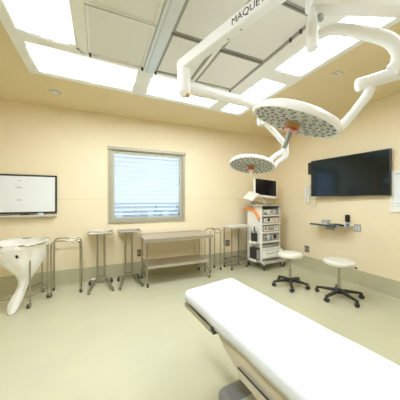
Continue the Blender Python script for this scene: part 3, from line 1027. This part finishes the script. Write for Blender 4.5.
# orange hose over the cart side
b = new()
pts = [cart_pt(x, y, z) for x, y, z in ((-.05, .50, 1.27), (-.045, .38, 1.31), (-.035, .25, 1.285), (-.035, .16, 1.235), (-.035, .09, 1.16), (-.032, .05, 1.09))]
tube(b, smooth_path(pts, 6), [.026] * 5 + [.032] * 21 + [.028] * 5, 14)
og = thing('orange_hose', 'thick orange hose curved down the white side of the equipment cart', 'hose', cart_pt(-.035, .2, 1.2))
wpart('hose', b, M['orange'], og)
b = new(); p = cart_pt(-.024, .05, 1.075); cyl(b, Vector(p) + Vector((0, 0, .03)), Vector(p) - Vector((0, 0, .05)), .014, .008); wpart('plug', b, M['gasket'], og)

# monitor
mo = thing('monitor', 'light-framed monitor with black screen on top of the equipment cart', 'monitor', cart_pt(.345, .22, 1.388), CR - .22)
b = new(); box(b, (-.15, -.10, 0), (.15, .10, .02), .008); cyl(b, (0, .03, .015), (0, .05, .30), .028, .024); obj('stand', b, M['mid_grey'], mo)
mm = Matrix.Translation((0, .02, .365)) @ Matrix.Rotation(-.14, 4, 'X') @ Matrix.Rotation(math.radians(5), 4, 'Y')
b = new(); box(b, (-.295, -.03, -.215), (.295, .03, .215), .018, mtx=mm); box(b, (-.17, .02, -.13), (.17, .07, .13), .02, mtx=mm); obj('frame', b, M['white_plastic'], mo)
b = new(); box(b, (-.262, -.034, -.165), (.275, -.028, .198), .002, mtx=mm); obj('screen', b, M['monitor_screen'], mo)
# keyboard on a swivel tray at the left of the monitor
kt = thing('keyboard', 'pale keyboard tilted on the left edge of the cart top', 'keyboard', cart_pt(-.05, .20, 1.388), CR + .15)
mk = Matrix.Translation((-.06, .0, .19)) @ Matrix.Rotation(-.55, 4, 'Y') @ Matrix.Rotation(.35, 4, 'X')
b = new(); box(b, (-.15, -.12, -.014), (.13, .12, .014), .008, mtx=mk); obj('body', b, M['cream_plastic'], kt)
b = new()
for i in range(7):
    for j in range(4):
        box(b, (-.135 + .037 * i, -.09 + .045 * j, .013), (-.103 + .037 * i, -.052 + .045 * j, .020), .002, mtx=mk)
obj('keys', b, M['white_plastic'], kt)
b = new(); tube(b, [(-.06, .0, .165), (-.02, .0, .05), (0.02, 0, .0)], [.04, .035, .05], 12); obj('support', b, M['gasket'], kt)
b = new(); cable = smooth_path([cart_pt(-.05, .12, 1.46), cart_pt(-.09, .05, 1.44), cart_pt(-.02, -.0, 1.41), cart_pt(.15, -.02, 1.40), cart_pt(.30, -.01, 1.402), cart_pt(.42, .02, 1.40)], 6)
tube(b, cable, .009, 8)
tag(obj('cable', b, M['black']), 'black cable looping across the cart top below the monitor', 'cable')


# ------------------------------------------------------------------ stools
def stool(loc, r, br, rot, h, label):
    t = thing('rolling_stool', label, 'stool', loc, rot, 'cream rolling stools')
    bm = new(); lathe(bm, [(0, h), (r * .80, h), (r * .93, h - .006), (r, h - .025), (r, h - .055), (r * .96, h - .072), (r * .6, h - .078), (0, h - .078)], 40); obj('seat', bm, M['seat'], t, sharp=60)
    bm = new(); box(bm, (-.09, -.06, h - .105), (.09, .06, h - .076), .008); obj('seat_plate', bm, M['black'], t)
    bm = new(); tube(bm, [(.02, 0, h - .092), (r * .75, .02, h - .095), (r * 1.02, .03, h - .115)], .007, 8); lev = obj('lever', bm, M['steel'], t)
    bm = new(); tube(bm, [(r * .98, .028, h - .112), (r * 1.22, .035, h - .135)], [.010, .014], 10); obj('grip', bm, M['black'], lev)
    bm = new(); cyl(bm, (0, 0, .10), (0, 0, h - .08), .0145, seg=16); cyl(bm, (0, 0, .10), (0, 0, .30), .024, .022, seg=16); obj('column', bm, M['chrome'], t)
    bm = new(); lathe(bm, [(0, .07), (.045, .07), (.05, .08), (.042, .13), (.03, .145), (0, .145)], 20); obj('hub', bm, M['black'], t)
    for k in range(5):
        a = 2 * PI * k / 5
        ca, sa = math.cos(a), math.sin(a)
        bm = new()
        rings_ = []
        for q, w, z, hh in ((.03, .026, .105, .024), (.10, .026, .105, .022), (br * .85, .020, .088, .016), (br, .020, .082, .013)):
            rings_.append([(q * ca - w * sx * sa, q * sa + w * sx * ca, z + hh * sz) for sx, sz in ((-1, -.8), (-.7, -1), (.7, -1), (1, -.8), (1, .6), (.6, 1), (-.6, 1), (-1, .6))])
        loft(bm, rings_)
        obj('leg', bm, M['black'], t)
        c = bpy.data.objects.new('caster', None)
        bm = new()
        w2 = .024
        lm = Matrix.Translation((br * .97 * ca, br * .97 * sa, .031)) @ Matrix.Rotation(a + random.uniform(-1, 1), 4, 'Z') @ Matrix.Rotation(PI / 2, 4, 'X')
        for off in (-.017, .017):
            lathe(bm, [(0, off - .012), (.026, off - .012), (.031, off - .006), (.031, off + .006), (.026, off + .012), (0, off + .012)], 18, lm)
        cyl(bm, (br * .97 * ca, br * .97 * sa, .03), (br * .97 * ca, br * .97 * sa, .085), .012, seg=10)
        bpy.data.objects.remove(c)
        obj('caster', bm, M['rubber'], t)
    return t


stool((3.013, 2.952, 0), .205, .29, .25, .580, 'cream round rolling stool nearer the equipment cart')
stool((3.348, 2.300, 0), .218, .325, -.55, .580, 'cream round rolling stool below the wall shelf, with side lever showing')

# ------------------------------------------------------------------ wall television
TVR = math.radians(4.6)
tv = thing('television', 'large black flat television on the right wall', 'television', (3.945, 2.565, 1.555), 0)
mt = Matrix.Translation((3.945, 2.595, 1.915)) @ Matrix.Rotation(TVR, 4, 'Z')
b = new(); box(b, (-.022, -.655, -.355), (.022, .655, .355), .006, mtx=mt); wpart('housing', b, M['black'], tv)
b = new(); box(b, (-.0245, -.641, -.338), (-.0215, .641, .343), mtx=mt); wpart('screen', b, M['tv_screen'], tv)
b = new(); box(b, (3.96, 2.25, 1.75), (4.036, 2.9, 2.1), .006); wpart('wall_bracket', b, M['black'], tv)
b = new(); box(b, (3.962, 3.14, 2.02), (4.034, 3.395, 2.26), .006); wpart('cable_box', b, M['black'], tv)

# intercom / phone
t = thing('wall_phone', 'white wall phone with looped cord left of the television', 'phone', (XR, 3.45, 1.43))
b = new(); box(b, (XR - .045, 3.395, 1.435), (XR, 3.515, 1.80), .012); wpart('body', b, M['white_plastic'], t)
b = new(); tube(b, smooth_path([(XR - .05, 3.455, 1.77), (XR - .068, 3.455, 1.73), (XR - .068, 3.455, 1.55), (XR - .05, 3.455, 1.50)], 5), .02, 10); wpart('handset', b, M['white_plastic'], t)
b = new(); tube(b, smooth_path([(XR - .02, 3.44, 1.44), (XR - .02, 3.40, 1.37), (XR - .02, 3.33, 1.35), (XR - .02, 3.27, 1.38), (XR - .012, 3.25, 1.44), (XR - .012, 3.25, 1.54)], 6), .005, 8); wpart('cord', b, M['mid_grey'], t)

# wall shelf and things on it
t = thing('wall_shelf', 'narrow steel and dark shelf on the right wall below the television', 'shelf', (XR, 2.88, 1.0))
b = new(); box(b, (3.80, 2.52, 1.012), (XR, 3.20, 1.030), .004); wpart('board', b, M['steel_top'], t)
b = new(); box(b, (3.79, 2.66, 1.008), (3.802, 3.20, 1.040), .003); wpart('front_edge', b, M['teal'], t)
b = new(); box(b, (3.97, 2.86, .935), (XR, 2.99, 1.012), .006); wpart('bracket', b, M['grey_plastic'], t)
t = thing('label_printer', 'small pale device with dark slot at the middle of the wall shelf', 'device', (3.93, 2.97, 1.030))
b = new(); box(b, (-.05, -.06, 0), (.05, .06, .09), .01); obj('body', b, M['mid_grey'], t)
b = new(); box(b, (-.053, -.04, .04), (-.048, .04, .07), .002); obj('slot', b, M['gasket'], t)
t = thing('scanner', 'dark blue handheld scanner lying on the wall shelf', 'scanner', (3.88, 2.72, 1.030))
b = new(); tube(b, smooth_path([(0, .12, .015), (0, .04, .02), (0, -.05, .022), (-.01, -.09, .02)], 4), [.010] * 4 + [.018] * 5 + [.020] * 4, 10); obj('body', b, M['teal'], t)
b = new(); box(b, (-.035, -.13, 0), (.025, -.075, .03), .008); obj('head', b, M['black'], t)
t = thing('blue_cup', 'small blue holder at the right end of the wall shelf', 'holder', (3.94, 2.555, 1.030))
b = new(); lathe(b, [(0, 0), (.024, 0), (.028, .04), (.026, .05), (.022, .045), (0, .012)], 20); obj('cup', b, M['blue'], t)
b = new(); cyl(b, (0, 0, .03), (0, 0, .075), .008); obj('stem', b, M['mid_grey'], t)
t = thing('black_dispenser', 'tall black dispenser fixed to the wall above the shelf end', 'dispenser', (XR, 2.60, 1.10))
b = new(); box(b, (XR - .05, 2.575, 1.10), (XR, 2.64, 1.23), .014); wpart('body', b, M['black'], t)
b = new(); cyl(b, (XR - .03, 2.607, 1.07), (XR - .03, 2.607, 1.10), .014); wpart('nozzle', b, M['grey_plastic'], t)


# outlets
def outlet(loc, face, label, m='brown_red'):
    t = thing('wall_outlet', label, 'outlet', loc, 0 if face == 'y' else -PI / 2)
    bm = new(); box(bm, (-.055, -.010, -.065), (.055, 0, .065), .004); obj('plate', bm, M[m], t)
    for s_ in (-1, 1):
        bm = new(); box(bm, (s_ * .027 - .018, -.014, -.04), (s_ * .027 + .018, -.009, .04), .004); obj('socket', bm, M['gasket' if m != 'grey_plastic' else 'mid_grey'], t)


outlet((.713, YB, .462), 'y', 'dark red wall outlet behind the left end of the long steel table')
outlet((2.683, YB, .50), 'y', 'dark red wall outlet behind the small steel table')
outlet((XR, 3.487, .444), 'x', 'red wall outlet low on the right wall between the stools')
outlet((XR, 2.45, 1.01), 'x', 'grey wall plate at the right end of the wall shelf', 'grey_plastic')

# framed chart at the right edge
t = thing('wall_chart', 'white framed chart on the right wall at the edge of the photo', 'chart', (XR, 1.66, 1.30))
b = new()
for lo, hi in (((XR - .022, 1.36, 1.31), (XR, 1.405, 1.93)), ((XR - .022, 1.925, 1.31), (XR, 1.97, 1.93)), ((XR - .022, 1.40, 1.31), (XR, 1.93, 1.355)), ((XR - .022, 1.40, 1.885), (XR, 1.93, 1.93))):
    box(b, lo, hi, .004)
wpart('frame', b, M['white_plastic'], t)
b = new(); box(b, (XR - .012, 1.395, 1.345), (XR - .002, 1.935, 1.895)); wpart('sheet', b, M['board_white'], t)
b = new()
for z in (1.87, 1.44, 1.40):
    box(b, (XR - .0135, 1.43, z), (XR - .0115, 1.90, z + .010))
wpart('ruled_lines', b, M['blue_grey'], t)

# ------------------------------------------------------------------ operating table
ot = thing('operating_table', 'long operating table with beige rail sides standing under the white sheet', 'operating table', (.97, .9, 0))
TX0, TX1 = .700, 1.240
b = new(); box(b, (TX0 + .01, 1.37, .615), (TX1 - .01, 1.80, .66), .02); box(b, (TX0 + .01, -.10, .615), (TX1 - .01, 1.35, .66), .02); wpart('mattress', b, M['rubber'], ot)
b = new(); box(b, (TX0 + .015, 1.38, .59), (TX1 - .015, 1.80, .617), .006); wpart('head_section', b, M['steel'], ot)
for x_ in (TX0 - .012, TX1 + .012 - .014):
    b = new(); box(b, (x_, 1.40, .592), (x_ + .014, 1.83, .630), .003); wpart('side_rail', b, M['steel'], ot)
b = new(); cyl(b, (TX0 - .018, 1.36, .628), (TX0 + .05, 1.36, .628), .024, seg=20); wpart('hinge', b, M['black'], ot)
b = new(); cyl(b, (TX1 + .018, 1.36, .628), (TX1 - .05, 1.36, .628), .024, seg=20); wpart('hinge', b, M['black'], ot)
b = new()
prof = [(1.335, .655), (1.335, .625), (1.26, .57), (1.12, .515), (.95, .47), (-.10, .47), (-.10, .655)]
loft(b, [[(TX0 + .004, y, z) for y, z in prof], [(TX1 - .004, y, z) for y, z in prof]])
wpart('body_section', b, M['pad'], ot)
for x_ in (TX0 - .010, TX1 - .004):
    b = new(); box(b, (x_, -.08, .50), (x_ + .014, 1.10, .545), .003); wpart('accessory_rail', b, M['pad'], ot)
    b = new(); box(b, (x_ - .001 if x_ < 1 else x_ + .013, -.08, .547), (x_ + .004 if x_ < 1 else x_ + .016, 1.10, .557), .001); wpart('rail_slot', b, M['dark_text'], ot)
b = new(); box(b, (.82, .75, .16), (1.14, 1.12, .48), .03); wpart('column', b, M['steel'], ot)
b = new()
box(b, (.745, .25, .05), (1.22, 1.42, .19), .06, seg=4)
wpart('base', b, M['base_grey'], ot)
b = new(); box(b, (.80, .55, .186), (.95, 1.25, .196), .004); wpart('base_plate', b, M['mid_grey'], ot)
b = new()
for x_, y_ in ((.80, .35), (1.15, .35), (.80, 1.37), (1.15, 1.37)):
    cyl(b, (x_, y_, 0), (x_, y_, .06), .035, seg=16)
wpart('foot', b, M['rubber'], ot)

# sheet: a cloth lying over the mattress with a short uneven hang
b = new()
nx, ny = 28, 90
SX0, SX1, SY0, SY1 = .690, 1.250, -.12, 1.905
rng = random.Random(3)
ph = [rng.uniform(0, 6) for _ in range(8)]
def sheet_pt(u, v):
    # u across (-1..1 beyond the edges hangs), v along
    hang = .060
    W = (SX1 - SX0)
    x = u * (W + 2 * hang) - hang
    L = (SY1 - SY0)
    y = v * (L + hang)
    dz = 0
    ov = 0.0
    z = .72 + .0025 * math.sin(9 * x + 4 * y + ph[0]) + .002 * math.sin(17 * y + ph[1]) * math.sin(6 * x + ph[2])
    px = x; py = y
    if x < 0:
        dz -= -x; px = .004 * math.sin(y * 14 + ph[3]) * (-x / hang) - .004 * (-x / hang)
        dz *= 1 + .10 * math.sin(y * 7 + ph[4]) + .05 * math.sin(y * 19)
    elif x > W:
        dz -= x - W; px = W + .004 * math.sin(y * 14 + ph[5]) * ((x - W) / hang)
    if y > L:
        e = y - L
        dz -= e; py = L + .004 * math.sin(px * 20 + ph[6]) * e / hang
    # soften the edge
    r = .028
    for dist in (px, W - px, L - py):
        if dist < r:
            k = (r - max(dist, 0)) / r
            z -= .012 * k * k
    # round the far corners in plan
    for cx_ in (0, W):
        ddx = abs(px - cx_); ddy = L - py
        if ddx < .05 and ddy < .05:
            q = .05
            vx, vy = q - ddx, q - ddy
            m_ = max(vx, vy)
            l_ = math.hypot(vx, vy)
            if l_ > 1e-6:
                sc_ = m_ / l_
                ndx, ndy = q - vx * sc_, q - vy * sc_
                px = cx_ + (ndx if cx_ == 0 else -ndx)
                py = L - ndy
    py += .13 * (px - W / 2) * (py / L)      # the cloth lies a little askew at its far end
    return Vector((SX0 + px, SY0 + py, z + dz))
V = [[b.verts.new(sheet_pt(i / nx, j / ny)) for i in range(nx + 1)] for j in range(ny + 1)]
for j in range(ny):
    for i in range(nx):
        b.faces.new((V[j][i], V[j][i + 1], V[j + 1][i + 1], V[j + 1][i]))
shift(b, (-.97, -.9, 0))
so = obj('sheet', b, M['sheet'], sharp=180)
so.location = (1.003, .9, 0); so.rotation_euler.z = math.radians(3.9)
sm = so.modifiers.new('thickness', 'SOLIDIFY'); sm.thickness = .004; sm.offset = -1
tag(so, 'white sheet spread over the top of the operating table', 'sheet')
b = new(); box(b, (SX0 + .012, -.10, .655), (SX1 - .012, 1.82, .704), .022, seg=3); wpart('cushion', b, M['paper'], ot)
ot.location = (1.003, .9, 0); ot.rotation_euler.z = math.radians(3.9)
